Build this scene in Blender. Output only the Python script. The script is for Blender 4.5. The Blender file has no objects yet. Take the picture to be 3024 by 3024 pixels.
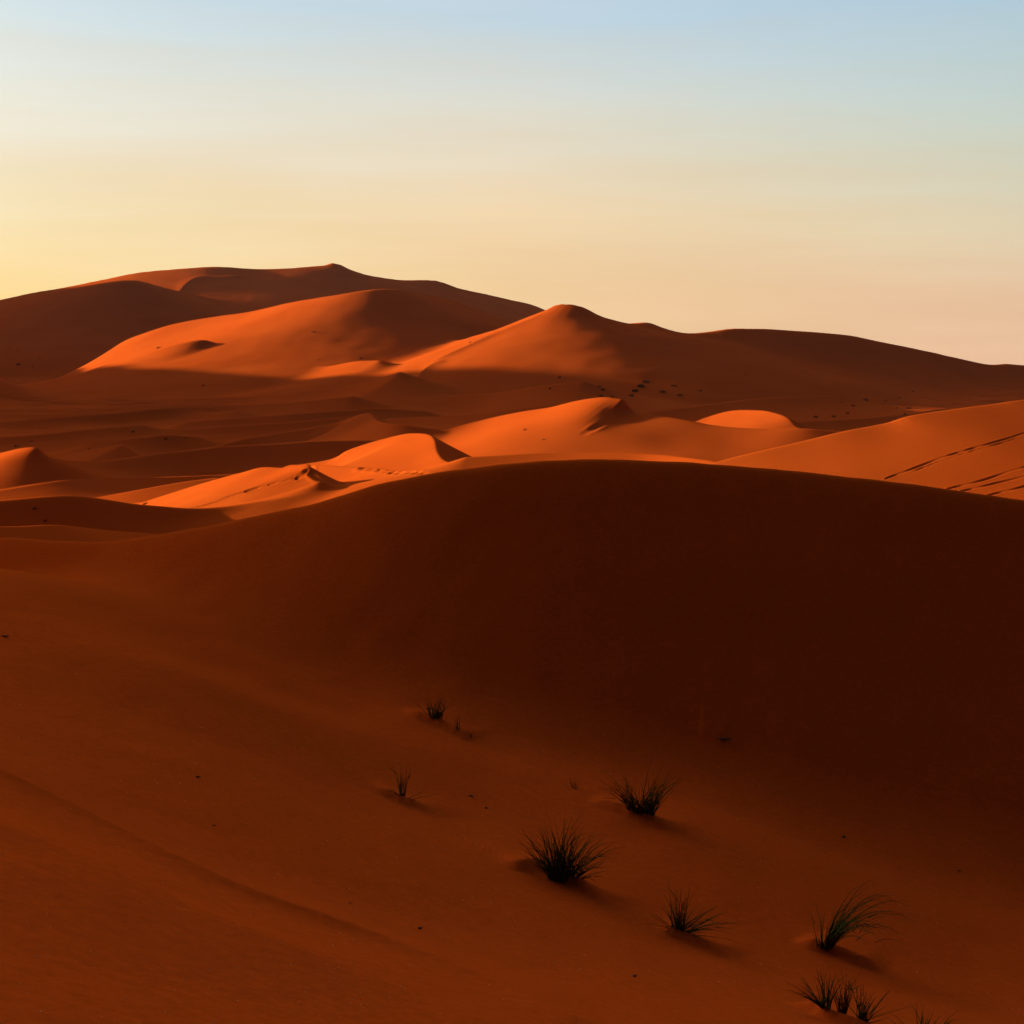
import bpy, math, random, os, time
import numpy as np
T0 = time.time()
Q = 1.0          # grid density factor
random.seed(7)
S = bpy.context.scene
# ------------------------------------------------------------------ camera model (photo is 3024 px square)
F = 4154.0
PITCH = math.radians(5.7)
CP, SP = math.cos(PITCH), math.sin(PITCH)

def P(px, py, Y):
    """point on the line of sight of a photo position, Y metres ahead"""
    u = (px - 1512.0) / F; v = (1512.0 - py) / F
    k = CP + v * SP
    return (Y * u / k, Y, Y * (v * CP - SP) / k)

# ------------------------------------------------------------------ noise
def _hash(ix, iy, seed):
    h = (ix.astype(np.int64) * 374761393 + iy.astype(np.int64) * 668265263 + seed * 1442695041) & 0xffffffff
    h = ((h ^ (h >> 13)) * 1274126177) & 0xffffffff
    return ((h ^ (h >> 16)) & 0xffff).astype(np.float32) / 65535.0 * (2 * math.pi)

def gnoise(x, y, seed=0):
    x0 = np.floor(x); y0 = np.floor(y)
    fx = (x - x0).astype(np.float32); fy = (y - y0).astype(np.float32)
    ux = fx * fx * fx * (fx * (fx * 6 - 15) + 10); uy = fy * fy * fy * (fy * (fy * 6 - 15) + 10)
    def g(dx, dy):
        a = _hash(x0 + dx, y0 + dy, seed)
        return np.cos(a) * (fx - dx) + np.sin(a) * (fy - dy)
    a = g(0, 0) * (1 - ux) + g(1, 0) * ux
    b = g(0, 1) * (1 - ux) + g(1, 1) * ux
    return (a * (1 - uy) + b * uy) * 1.5

# ------------------------------------------------------------------ terrain tools
def catmull(pts, n=4):
    pts = np.array(pts, dtype=np.float64)
    if len(pts) < 3: return pts
    q = np.vstack([2 * pts[0] - pts[1], pts, 2 * pts[-1] - pts[-2]])
    out = []
    for i in range(1, len(q) - 2):
        for t in np.linspace(0, 1, n, endpoint=False):
            a, b, c, d = q[i - 1], q[i], q[i + 1], q[i + 2]
            out.append(.5 * ((2 * b) + (-a + c) * t + (2 * a - 5 * b + 4 * c - d) * t * t + (-a + 3 * b - 3 * c + d) * t ** 3))
    out.append(q[-2])
    return np.array(out)

def nearest(poly, x, y):
    """distance, segment index, position on it, side (-1 near .. +1 far); tangents are interpolated so the map is smooth"""
    best = np.full(x.shape, 1e18, np.float32)
    idx = np.zeros(x.shape, np.int32); tt = np.zeros(x.shape, np.float32); side = np.zeros(x.shape, np.float32)
    p = np.array(poly)[:, :2]
    sg = np.diff(p, axis=0); sg = sg / (np.sqrt((sg ** 2).sum(1))[:, None] + 1e-9)
    T = np.array(poly)[:, 3:5] if np.shape(poly)[1] > 3 else np.vstack([sg[:1], sg[1:] + sg[:-1], sg[-1:]])
    T = T / (np.sqrt((T ** 2).sum(1))[:, None] + 1e-9)
    f0 = (x - p[0, 0]) * T[0, 0] + (y - p[0, 1]) * T[0, 1]
    n = len(p) - 1; be = best.copy()
    for i in range(n):
        ax, ay = p[i]; bx, by = p[i + 1]
        f1 = (x - bx) * T[i + 1, 0] + (y - by) * T[i + 1, 1]
        den = f0 - f1
        t = np.clip(np.where(den > 1e-6, f0 / np.maximum(den, 1e-6), (f0 > 0) * 1.0), 0, 1)
        dx, dy = bx - ax, by - ay; Ls = math.hypot(dx, dy); tq = t * (1 - t)
        ex = x - ax - t * dx - tq * ((1 - t) * (Ls * T[i, 0] - dx) - t * (Ls * T[i + 1, 0] - dx))
        ey = y - ay - t * dy - tq * ((1 - t) * (Ls * T[i, 1] - dy) - t * (Ls * T[i + 1, 1] - dy))
        d2 = ex * ex + ey * ey
        ok = (f0 >= 0) & (f1 <= 0)
        if i == 0: ok |= f0 < 0
        if i == n - 1: ok |= f1 > 0
        de = np.where(ok, d2, d2 * 1.05 + Ls * Ls)
        m = de < be
        f0 = f1
        if not m.any(): continue
        tm = t[m]; be[m] = de[m]; best[m] = d2[m]; idx[m] = i; tt[m] = tm
        tx = T[i, 0] * (1 - tm) + T[i + 1, 0] * tm; ty = T[i, 1] * (1 - tm) + T[i + 1, 1] * tm
        side[m] = np.clip(1.12 * (tx * ey[m] - ty * ex[m]) / np.sqrt((d2[m] + 1e-9) * (tx * tx + ty * ty)), -1, 1)
    return np.sqrt(best), idx, tt, side

def blurred(poly, bs):
    """crest heights averaged over ever longer stretches: ribs die out down the slope"""
    p = np.array(poly); ds = np.sqrt((np.diff(p[:, :2], axis=0) ** 2).sum(1)); s = np.concatenate([[0], np.cumsum(ds)])
    out = [p[:, 2]]; u = np.linspace(0, s[-1], 600); zu = np.interp(u, s, p[:, 2]); du = u[1]
    for sg in BL[1:]:
        sg = sg * bs
        k = int(min(3 * sg / du + 1, 1500)); ker = np.exp(-.5 * (np.arange(-k, k + 1) * du / sg) ** 2); ker /= ker.sum()
        g0 = (zu[20] - zu[0]) / 20; g1 = (zu[-1] - zu[-21]) / 20
        e = np.arange(1, k + 1)
        pad = np.concatenate([(zu[0] - g0 * e * .3)[::-1], zu, zu[-1] + g1 * e * .3])
        out.append(np.interp(s, u, np.convolve(pad, ker, 'valid')))
    return np.array(out, dtype=np.float32)
BL = [0, 1.2, 4, 12, 36]
def crest_height(R, idx, t, d):
    lv = np.interp(np.maximum(d, 0), [0, 2 * R['bs'], 6 * R['bs'], 18 * R['bs'], 55 * R['bs']], [0, 1, 2, 3, 4]).astype(np.float32)
    l0 = np.minimum(lv.astype(np.int32), 3); f = lv - l0; B = R['zb']
    a = B[l0, idx] * (1 - t) + B[l0, idx + 1] * t
    b = B[l0 + 1, idx] * (1 - t) + B[l0 + 1, idx + 1] * t
    return a * (1 - f) + b * f

def drop(d, s, s2, L, r):
    d = np.sqrt(d * d + r * r) - r
    e = (d - 3.2 * L) / (.5 * L)          # past the foot the sand falls away
    return s2 * d + (s - s2) * L * (1 - np.exp(-d / L)) + .12 * L * np.logaddexp(0, np.minimum(e, 60))

def smax(a, b, k):
    h = np.clip(.5 + .5 * (a - b) / k, 0, 1)
    return b + (a - b) * h + k * h * (1 - h)

RIDGES = []
def gsmooth(a, step, sg):
    k = int(min(3 * sg / step + 1, len(a) - 2)); e = np.arange(1, k + 1)
    ker = np.exp(-.5 * (np.arange(-k, k + 1) * step / sg) ** 2); ker /= ker.sum()
    pad = np.concatenate([(2 * a[0] - a[e])[::-1], a, 2 * a[-1] - a[-1 - e]])
    return np.convolve(pad, ker, 'valid')
def ridge(pts, near, far, k=1.0, r=.3, sm=None, ps=None):
    """pts: (px,py,Y) crest; near/far = (slope at the crest, slope at the foot, length); sm: order of a smooth plan line; ps: plan smoothing in metres"""
    pts = np.array(pts, float)
    if sm: c = np.polyfit(pts[:, 0], pts[:, 2], sm); pts[:, 2] = np.polyval(c, pts[:, 0])
    q = catmull(pts, 8)
    if sm: q[:, 2] = np.polyval(c, q[:, 0])
    w = np.array([P(*p) for p in q]); ym = w[:, 1].mean()
    ps = ps or .010 * ym
    sl_ = np.concatenate([[0], np.cumsum(np.sqrt((np.diff(w[:, :2], axis=0) ** 2).sum(1)))])
    n = int(np.clip(sl_[-1] / (.0055 * ym), 30, 170)); fine_n = n * 8 + 1
    u = np.linspace(0, sl_[-1], fine_n)
    X = gsmooth(np.interp(u, sl_, w[:, 0]), u[1], ps); Y = gsmooth(np.interp(u, sl_, w[:, 1]), u[1], ps)
    px = np.interp(u, sl_, q[:, 0]); mono = np.all(np.diff(q[:, 0]) > 0)
    py = np.interp(u, sl_, q[:, 1])
    if mono:
        for _ in range(4):
            v = (1512 - py) / F; px = 1512 + F * X / Y * (CP + v * SP); py = np.interp(px, q[:, 0], q[:, 1])
    v = (1512 - py) / F; Z = Y * (v * CP - SP) / (CP + v * SP)
    sel = np.arange(0, fine_n, 8)
    tx, ty = np.gradient(X), np.gradient(Y); tl = np.sqrt(tx * tx + ty * ty); tx /= tl; ty /= tl
    w = np.stack([X[sel], Y[sel], Z[sel], tx[sel], ty[sel]], 1)
    R = dict(poly=w, near=near, far=far, k=k, r=r); R['bs'] = float(np.clip(ym / 120, .6, 5)); R['zb'] = blurred(w, R['bs']); RIDGES.append(R)
def wridge(pts, near, far, k=1.0, r=.3, n=6):
    w = catmull(pts, n); R = dict(poly=w, near=near, far=far, k=k, r=r, bs=1.0); R['zb'] = blurred(w, 1.0); RIDGES.append(R)

#SCENE_DATA_BEGIN
FLOOR_Y = [-500, 0, 50, 90, 150, 220, 290, 400, 500, 700, 1000, 3000, 9000]
FLOOR_Z = [-14, -14, -15, -17.5, -18.5, -19.0, -15.0, -12.0, -9.5, -5.5, -3, -3, -20]

# skyline, far to near
ridge([(-1500, 930, 1120), (-700, 905, 1080), (-250, 930, 1050), (0, 889, 1040), (104, 866, 1036), (207, 848, 1032), (311, 825, 1030), (404, 804, 1028), (518, 792, 1027), (647, 785, 1026),
       (725, 790, 1026), (807, 792, 1028), (906, 789, 1032), (963, 785, 1036), (991, 778, 1038), (1029, 797, 1045), (1081, 815, 1053), (1180, 828, 1068),
       (1283, 829, 1085), (1350, 853, 1095), (1418, 869, 1105), (1495, 885, 1118), (1563, 899, 1130), (1640, 930, 1145)],
      (.34, .12, 300), (.4, .2, 200), k=3, r=2, sm=3)
# dark face in front of the summit, at the left
ridge([(-400, 905, 900), (-100, 908, 890), (0, 897, 885), (104, 872, 880), (170, 858, 880), (233, 848, 880), (311, 835, 880), (373, 830, 880), (424, 835, 885), (456, 845, 890), (520, 862, 905), (600, 880, 925), (680, 893, 950)],
      (.42, .2, 120), (.3, .1, 100), k=2, r=1, sm=3)
# big lit sheet
ridge([(166, 1122, 700), (259, 1071, 690), (311, 1045, 684), (362, 1009, 678), (414, 987, 672), (492, 962, 664), (569, 946, 656), (673, 931, 644), (776, 915, 630),
       (880, 892, 614), (1000, 872, 596), (1060, 863, 588), (1159, 857, 590), (1260, 870, 620), (1330, 885, 680)],
      (.42, .08, 110), (.5, .3, 60), k=3, r=1, sm=4, ps=16)
# small dune riding on the lit sheet, its near face dark
ridge([(230, 1112, 592), (300, 1086, 576), (404, 1058, 559), (500, 1026, 555), (570, 1008, 552), (615, 1005, 552), (642, 1024, 554), (662, 1058, 558)],
      (.52, .1, 16), (.12, .08, 20), k=1.5, r=.8)
# second lit ridge climbing to the skyline
ridge([(1060, 1137, 600), (1112, 1120, 590), (1174, 1066, 575), (1262, 1040, 560), (1366, 1004, 540), (1469, 972, 520), (1547, 941, 505), (1625, 910, 490),
       (1650, 897, 485), (1707, 900, 480), (1749, 918, 480), (1780, 934, 482), (1857, 952, 490), (1914, 955, 500)],
      (.34, .20, 60), (.5, .3, 60), k=3, r=1, sm=3, ps=12)
# dark right wall of the valley
ridge([(1800, 955, 500), (1863, 953, 501), (1914, 954, 502), (1952, 970, 503), (2009, 981, 505), (2085, 977, 508), (2180, 968, 512), (2338, 975, 520), (2497, 988, 530), (2560, 1002, 535),
       (2623, 1016, 540), (2718, 1034, 548), (2813, 1056, 557), (2915, 1078, 566), (2972, 1076, 572), (3024, 1081, 578), (3300, 1090, 610), (3800, 1100, 680)],
      (.50, .1, 60), (.4, .2, 80), k=4, r=1.5, sm=2)
# great dunes out of the frame on the left, shaped to shadow the valley
wridge([(-382, 262, -5), (-380, 285, 20), (-376, 305, 31), (-373, 330, 34), (-371, 345, 42), (-370, 372, 46), (-366, 398, 58), (-362, 440, 66), (-362, 492, 84), (-362, 540, 74), (-366, 592, 47), (-362, 622, 38), (-366, 650, 37), (-372, 676, 31), (-368, 704, 33), (-380, 735, 30), (-392, 765, 38), (-440, 810, 60), (-470, 860, 84), (-560, 980, 112), (-700, 1150, 130), (-950, 1300, 120)],
       (.55, .38, 60), (.35, .15, 150), k=3, r=2)
# unseen dune added at the left to keep the evening sun off the foreground
wridge([(-150, -80, 22), (-155, -20, 27), (-160, 40, 29), (-164, 90, 29), (-167, 122, 26), (-170, 142, 16), (-172, 155, 0)],
       (.62, .42, 20), (.4, .15, 25), k=2, r=.6)

# low crests on the valley floor, far to near
ridge([(-80, 1150, 640), (0, 1143, 640), (78, 1133, 640), (166, 1122, 640), (259, 1112, 635), (362, 1103, 625), (466, 1101, 615), (518, 1102, 605), (595, 1086, 590), (673, 1066, 575), (776, 1040, 560), (900, 1015, 555)],
      (.46, .07, 20.6), (.3, .1, 30), k=1.5, r=.6, sm=2)
ridge([(80, 1158, 560), (207, 1147, 555), (311, 1128, 550), (466, 1117, 545), (621, 1115, 535), (751, 1118, 520), (828, 1105, 505), (983, 1074, 490), (1055, 1060, 485), (1120, 1058, 490)],
      (.46, .07, 17.2), (.3, .1, 30), k=1.5, r=.6, sm=2)
ridge([(20, 1178, 480), (155, 1186, 470), (311, 1184, 462), (466, 1178, 455), (640, 1172, 450), (800, 1168, 440), (900, 1154, 430), (1004, 1141, 425), (1107, 1122, 420), (1180, 1100, 425)],
      (.46, .07, 13.8), (.28, .1, 25), k=1.2, r=.5, sm=2)
ridge([(1000, 1190, 420), (1120, 1182, 415), (1211, 1180, 410), (1290, 1172, 405), (1366, 1163, 400), (1469, 1158, 390), (1600, 1140, 385), (1720, 1128, 390)],
      (.46, .07, 13.8), (.25, .1, 25), k=1.5, r=.6, sm=2)
ridge([(-60, 1250, 330), (0, 1244, 330), (104, 1237, 330), (259, 1224, 335), (466, 1205, 345), (620, 1200, 350)],
      (.46, .07, 10.2), (.26, .1, 20), k=1, r=.4)
ridge([(560, 1245, 325), (700, 1235, 325), (860, 1222, 325), (1000, 1212, 330), (1130, 1205, 335), (1250, 1212, 340)],
      (.46, .07, 8.2), (.3, .1, 18), k=1, r=.4)
ridge([(285, 1298, 270), (330, 1299, 268), (420, 1292, 268), (500, 1285, 270), (580, 1290, 275)],
      (.46, .07, 6.9), (.5, .1, 8), k=.6, r=.3)
ridge([(180, 1348, 252), (260, 1330, 250), (350, 1316, 248), (372, 1322, 246), (410, 1345, 243)],
      (.46, .07, 6.9), (.5, .1, 8), k=.6, r=.3)
# more long low ridges, overlapping like waves
ridge([(-60, 1205, 400), (60, 1212, 398), (200, 1210, 394), (360, 1200, 388), (520, 1196, 380), (700, 1196, 376), (880, 1186, 372), (1040, 1170, 370)], (.42, .06, 13), (.2, .08, 20), k=1.5, r=.6, sm=2)
ridge([(-60, 1228, 358), (40, 1222, 358), (170, 1222, 356), (300, 1214, 352), (430, 1216, 348), (560, 1222, 344), (700, 1212, 342)], (.36, .06, 10), (.2, .08, 16), k=1.2, r=.5, sm=2)
ridge([(430, 1268, 298), (560, 1262, 298), (700, 1252, 298), (850, 1246, 300), (960, 1236, 303), (1060, 1232, 306)], (.40, .06, 9), (.22, .08, 14), k=1, r=.5, sm=2)
ridge([(-60, 1290, 284), (60, 1286, 284), (180, 1276, 286), (300, 1262, 290), (420, 1252, 294)], (.38, .06, 9), (.2, .08, 14), k=1, r=.5, sm=2)
ridge([(1160, 1236, 312), (1280, 1232, 308), (1400, 1222, 305), (1520, 1206, 303), (1640, 1190, 303)], (.40, .06, 9), (.22, .08, 14), k=1, r=.5, sm=2)
ridge([(1120, 1150, 470), (1230, 1146, 462), (1350, 1138, 455), (1480, 1128, 450), (1600, 1116, 446)], (.34, .06, 14), (.2, .08, 20), k=1.5, r=.6, sm=2)
ridge([(1880, 1222, 318), (2000, 1206, 322), (2140, 1190, 328), (2300, 1176, 336), (2480, 1166, 346)], (.36, .06, 12), (.2, .08, 20), k=1.5, r=.6, sm=2)
ridge([(2280, 1250, 286), (2400, 1246, 290), (2520, 1238, 296), (2660, 1222, 304), (2800, 1204, 312)], (.36, .06, 10), (.2, .08, 20), k=1.5, r=.6, sm=2)

# small peak with shaded slip face
ridge([(600, 1330, 262), (725, 1293, 266), (880, 1270, 270), (1003, 1246, 272), (1060, 1228, 271), (1099, 1220, 268), (1103, 1238, 262), (1125, 1250, 258), (1190, 1256, 256), (1290, 1270, 255)],
      (.4, .05, 14), (.55, .1, 12), k=.8, r=.3)
# long dune behind the barchan, lit nose at the left edge
ridge([(-160, 1352, 226), (-60, 1348, 222), (0, 1340, 219), (52, 1327, 215), (103, 1323, 210), (122, 1332, 208), (140, 1350, 210), (176, 1361, 214), (233, 1366, 219), (311, 1365, 225), (414, 1350, 231),
       (492, 1337, 235), (621, 1322, 239), (776, 1312, 242), (880, 1306, 244), (1000, 1303, 246), (1120, 1300, 248)],
      (.42, .10, 20), (.35, .1, 15), k=.6, r=.35, ps=5)
# big right dune of the mid ground, with notch
ridge([(1236, 1292, 262), (1330, 1268, 258), (1430, 1243, 254), (1537, 1220, 250), (1625, 1205, 246), (1702, 1187, 242), (1780, 1176, 239), (1821, 1179, 237), (1844, 1184, 235), (1860, 1217, 234.5), (1927, 1227, 232), (1990, 1238, 230), (2041, 1248, 228), (2120, 1262, 226), (2250, 1268, 223), (2370, 1264, 221), (2490, 1270, 220), (2620, 1272, 220)],
      (.36, .09, 16), (.6, .1, 14), k=.8, r=.3, sm=3)
ridge([(2041, 1250, 262), (2085, 1233, 260), (2167, 1212, 256), (2243, 1210, 252), (2281, 1214, 248), (2326, 1230, 244), (2357, 1262, 238)],
      (.4, .1, 12), (.5, .1, 12), k=.8, r=.3, sm=2)
# barchan in the middle
ridge([(860, 1374, 198), (978, 1353, 196), (1029, 1325, 196), (1107, 1301, 195), (1185, 1283, 193), (1221, 1279, 191), (1262, 1283, 187), (1283, 1299, 182), (1293, 1335, 174), (1314, 1358, 169), (1350, 1366, 166), (1440, 1367, 164), (1526, 1368, 162)],
      (.42, .1, 12), (.60, .1, 15), k=.6, r=.25)
# low crest with footprints in front of it
ridge([(860, 1372, 172), (920, 1370, 169), (967, 1372, 166), (1081, 1379, 160), (1133, 1384, 156), (1190, 1394, 152), (1262, 1397, 149), (1380, 1400, 146)],
      (.46, .26, 5), (.3, .1, 8), k=.4, r=.2)
# lit dune with footprints, left of the middle
ridge([(370, 1492, 172), (399, 1485, 171), (466, 1462, 169), (543, 1438, 167), (621, 1415, 165), (673, 1400, 163), (725, 1387, 161), (776, 1376, 159), (838, 1379, 156), (906, 1372, 152.5), (925, 1395, 149.5), (948, 1418, 147)],
      (.40, .16, 7), (.55, .1, 10), k=.6, r=.2)
# thin lit strips left of it
ridge([(-60, 1455, 198), (10, 1443, 199), (155, 1423, 202), (311, 1415, 206), (518, 1410, 210), (673, 1402, 213), (780, 1395, 215)],
      (.28, .06, 8), (.5, .1, 6), k=.5, r=.2)
ridge([(300, 1462, 176), (400, 1444, 176), (520, 1425, 177), (640, 1410, 178)],
      (.34, .06, 6), (.3, .1, 6), k=.5, r=.2)
ridge([(-80, 1480, 134), (0, 1475, 134.5), (104, 1467, 135), (207, 1464, 136), (311, 1475, 137), (393, 1488, 138), (466, 1495, 139), (569, 1503, 140.5), (725, 1500, 142), (880, 1490, 143.5), (1000, 1478, 144.5)],
      (.50, .16, 13), (.3, .08, 8), k=1.4, r=.5, sm=2)
ridge([(-60, 1560, 110), (60, 1560, 112), (170, 1556, 114), (300, 1566, 117), (430, 1574, 120), (520, 1584, 122)],
      (.24, .12, 8), (.3, .08, 8), k=.5, r=.3)
# dark band and pale strip under the right mid dune
ridge([(1380, 1350, 150), (1600, 1338, 150), (1800, 1335, 148), (1927, 1338, 146), (2022, 1348, 142), (2110, 1362, 138)],
      (.32, .16, 5), (.4, .1, 6), k=.6, r=.3)
# right dune with the tracks
ridge([(2050, 1385, 121.5), (2104, 1369, 122), (2243, 1336, 123), (2370, 1306, 124.2), (2497, 1276, 125.4), (2547, 1267, 125.8), (2623, 1252, 126.5), (2687, 1233, 127), (2813, 1216, 128), (2940, 1198, 129.2), (3024, 1186, 130), (3300, 1160, 132.5), (3700, 1140, 136)],
      (.24, .2, 14), (.5, .2, 20), k=.6, r=.2, sm=2)

# dark dune face right in front: crest
FG = [(-400, 1640, 44), (-150, 1612, 40), (0, 1592, 38), (155, 1600, 36.6), (311, 1598, 35.4), (450, 1580, 34.5), (621, 1547, 33.6), (776, 1516, 33.1), (900, 1495, 32.8), (1000, 1466, 32.6), (1107, 1434, 32.5),
      (1211, 1412, 32.4), (1314, 1392, 32.4), (1418, 1380, 32.5), (1529, 1367, 32.6), (1640, 1357, 32.8), (1832, 1354, 33.1), (2000, 1361, 33.4), (2104, 1369, 33.6), (2370, 1393, 34.1),
      (2623, 1423, 34.6), (2813, 1448, 35), (3024, 1480, 35.5), (3400, 1530, 36.5), (4000, 1600, 38)]
ridge(FG, (.66, .34, 16), (.30, .22, 20), k=.8, r=.25, sm=4)

# near slope under the camera: surface through sighted points
NEAR = [P(*p) for p in [
    (0, 3024, 5.0), (800, 3024, 6.6), (1600, 3024, 9.2), (2300, 3024, 12.4), (3024, 3024, 16.0),
    (0, 2600, 7.7), (600, 2650, 9.8), (1190, 2700, 12.8), (1680, 2600, 17.4), (2030, 2740, 17.0), (2450, 2800, 17.6),
    (0, 2270, 11.8), (600, 2300, 15.4), (1190, 2370, 19.6), (1290, 2130, 25.0), (1900, 2420, 21.4), (2250, 2500, 21.4), (2650, 2690, 20.0), (3024, 2820, 19.6),
    (0, 1900, 20.0), (600, 2000, 21.5), (300, 1750, 28), (0, 1680, 31), (900, 2080, 24)]]
NEAR += [(0, 0, -1.75), (-8, 0, -.15), (-20, 0, 1.6), (-20, 20, -2.6), (-22, 45, -8), (-45, 20, .2), (-45, 0, 4), (-45, 45, -7), (-14, 34, -5.4), (12, 2, -4.5), (25, 0, -7.5), (16, 10, -6.9), (14, -12, -3.5), (0, -12, .9), (0, -30, 4), (-20, -20, 6),
         (30, 18, -10.5), (45, 0, -11), (60, 30, -13), (12, 26, -9.6), (0, 31, -7.6), (-6, 38, -6.8), (0, 60, -15), (-20, 62, -15), (-20, 75, -17), (-45, 75, -15), (30, 60, -15), (60, 60, -15), (40, -30, -5), (-75, 0, 2), (-75, 40, -4), (-75, -30, 4), (-110, 0, 0), (-105, 50, -8), (-60, 65, -10)]
#SCENE_DATA_END

def tps_fit(pts, lam=.05):
    p = np.array(pts, float); X = p[:, :2] / 10; z = p[:, 2]; n = len(p)
    r2 = ((X[:, None] - X[None]) ** 2).sum(-1) + 1e-12
    K = .5 * r2 * np.log(r2) + lam * np.eye(n) * .1
    A = np.zeros((n + 3, n + 3)); A[:n, :n] = K; A[:n, n] = 1; A[:n, n + 1:] = X; A[n, :n] = 1; A[n + 1:, :n] = X.T
    return X, np.linalg.solve(A, np.concatenate([z, [0, 0, 0]]))
TX, TW = tps_fit(NEAR)
def near_surface(x, y):
    out = TW[-3] + TW[-2] * x / 10 + TW[-1] * y / 10
    for i in range(len(TX)):
        r2 = (x / 10 - TX[i, 0]) ** 2 + (y / 10 - TX[i, 1]) ** 2 + 1e-12
        out = out + TW[i] * .5 * r2 * np.log(r2)
    return out

def base(x, y):
    x = np.asarray(x, np.float32); y = np.asarray(y, np.float32)
    rr = np.sqrt(x * x + y * y)
    z = np.interp(y, FLOOR_Y, FLOOR_Z).astype(np.float32)
    far = np.clip((rr - 70) / 60, 0, 1)
    # low undulating crests on the floor
    wx = x + 12 * gnoise(x / 60, y / 60, 3); wy = y + 14 * gnoise(x / 70, y / 45, 4)
    rdg = 1 - np.abs(gnoise(wx / 46 + 3.1, wy / 19, 5)) * 2.2
    z = z + far * (.6 * rdg + .25 * (1 - np.abs(gnoise(wx / 21, wy / 11, 6)) * 2.2)) * np.clip(rr / 250, .35, 1.6)
    vz = np.clip((y - 235) / 60, 0, 1) * np.clip((760 - y) / 200, 0, 1)
    r2_ = 1 - np.abs(gnoise((wx + .3 * wy) / 75, wy / 16 + wx / 90, 7)) * 2.4
    z = z + vz * (.5 * r2_ + .25 * (1 - np.abs(gnoise(wx / 30 + wy / 50, wy / 8, 8)) * 2.3))
    for R in RIDGES:
        pl = R['poly']; s1, f1, L1 = R['near']; s2, f2, L2 = R['far']
        hm = pl[:, 2].max() + 22
        rad = 0
        for (s, f, L) in (R['near'], R['far']):
            d = 1.0
            while float(drop(np.float64(d), s, f, L, 0)) < hm and d < 900: d *= 1.1
            rad = max(rad, d)
        m = (x > pl[:, 0].min() - rad) & (x < pl[:, 0].max() + rad) & (y > pl[:, 1].min() - rad) & (y < pl[:, 1].max() + rad)
        if not m.any(): continue
        xm, ym = x[m], y[m]
        d, idx, tt, side = nearest(pl, xm, ym)
        zc = crest_height(R, idx, tt, d)
        w = (1 - side) * .5
        h = zc - (drop(d, s1, f1, L1, R['r']) * w + drop(d, s2, f2, L2, R['r']) * (1 - w))
        z[m] = smax(h.astype(np.float32), z[m], R['k'])
    # near slope
    m = (rr < 110) & (y < 75)
    if m.any():
        n_ = near_surface(x[m].astype(np.float64), y[m].astype(np.float64))
        fade = np.clip((rr[m] - 75) / 35, 0, 1)
        n_ = n_ - 12 * fade
        z[m] = smax(n_.astype(np.float32), z[m], 1.1)
    # small kinks and slumps of the near sand
    nr = np.clip((70 - rr) / 25, 0, 1)
    if nr.max() > 0: z = z + nr * (.012 * gnoise(x / .8, y / 1.1, 31) + .022 * gnoise(x / 2.3, y / 2.9, 32))
    # soft swells
    z = z + .10 * gnoise(x / 9, y / 9, 11) * np.clip(rr / 60, .25, 1) + .45 * gnoise(x / 40, y / 30, 12) * np.clip((rr - 60) / 80, 0, 1) \
          + 1.6 * gnoise(x / 130, y / 90, 13) * np.clip((rr - 350) / 300, 0, 1)
    return z

ADDS = []          # (poly, amp, w_far, w_near, kind)
def height(x, y):
    z = base(x, y)
    x = np.asarray(x, np.float32); y = np.asarray(y, np.float32)
    for A in ADDS:
        pl = A['poly']; w = max(A['wf'], A['wn']) * 6
        m = (x > pl[:, 0].min() - w) & (x < pl[:, 0].max() + w) & (y > pl[:, 1].min() - w) & (y < pl[:, 1].max() + w)
        if not m.any(): continue
        d, idx, tt, side = nearest(pl, x[m], y[m])
        t = (idx + tt) / (len(pl) - 1)
        env = np.minimum(1, np.minimum(t, 1 - t) / .25) if A['taper'] else np.ones_like(t)
        env = env * env * (3 - 2 * env)
        s = np.clip(side * 1.5 * .5 + .5, 0, 1)
        if A['mode'] == 'crest':
            g = np.exp(-(d / A['wf']) ** 1.3) * s + np.exp(-(d / A['wn']) ** 1.3) * (1 - s)
        else:     # groove with a raised rim
            q = d / A['wf']
            g = -np.exp(-q * q) + .35 * np.exp(-((q - 1.7) ** 2) * 2)
            g = g * (.62 + .38 * np.sin(t * A['len'] * 1.9 + 2 * np.sin(t * A['len'] * .63)))
            if A['mode'] == 'steps':
                ln = t * A['len'] / A['pitch']
                g = g * (.25 + .75 * (np.sin(ln * 2 * math.pi + 1.3 * np.sin(ln * 1.7)) > -.1))
        z[m] += (A['amp'] * env * g).astype(np.float32)
    return z

RAYS = np.geomspace(3.0, 1600, 5200)
def sight(px, py, fn=None, ymin=3.0):
    fn = fn or base
    X, Y, Z = P(px, py, 1.0)
    RAYS = np.geomspace(ymin, min(max(ymin * 14, 50), 1600), 1500)
    x = X * RAYS; y = RAYS; z = Z * RAYS
    h = fn(x, y)
    up = np.flatnonzero((h[1:] > z[1:]) & (h[:-1] <= z[:-1]))
    i = int(up[0]) + 1 if len(up) else len(RAYS) - 1
    a, b = RAYS[i - 1], RAYS[i]
    ha, hb = h[i - 1] - z[i - 1], h[i] - z[i]
    t = a + (b - a) * (-ha) / (hb - ha + 1e-9)
    t = min(max(t, a), b)
    xx, yy = X * t, t
    return (xx, yy, float(fn(np.array([xx]), np.array([yy]))[0]))

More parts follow.
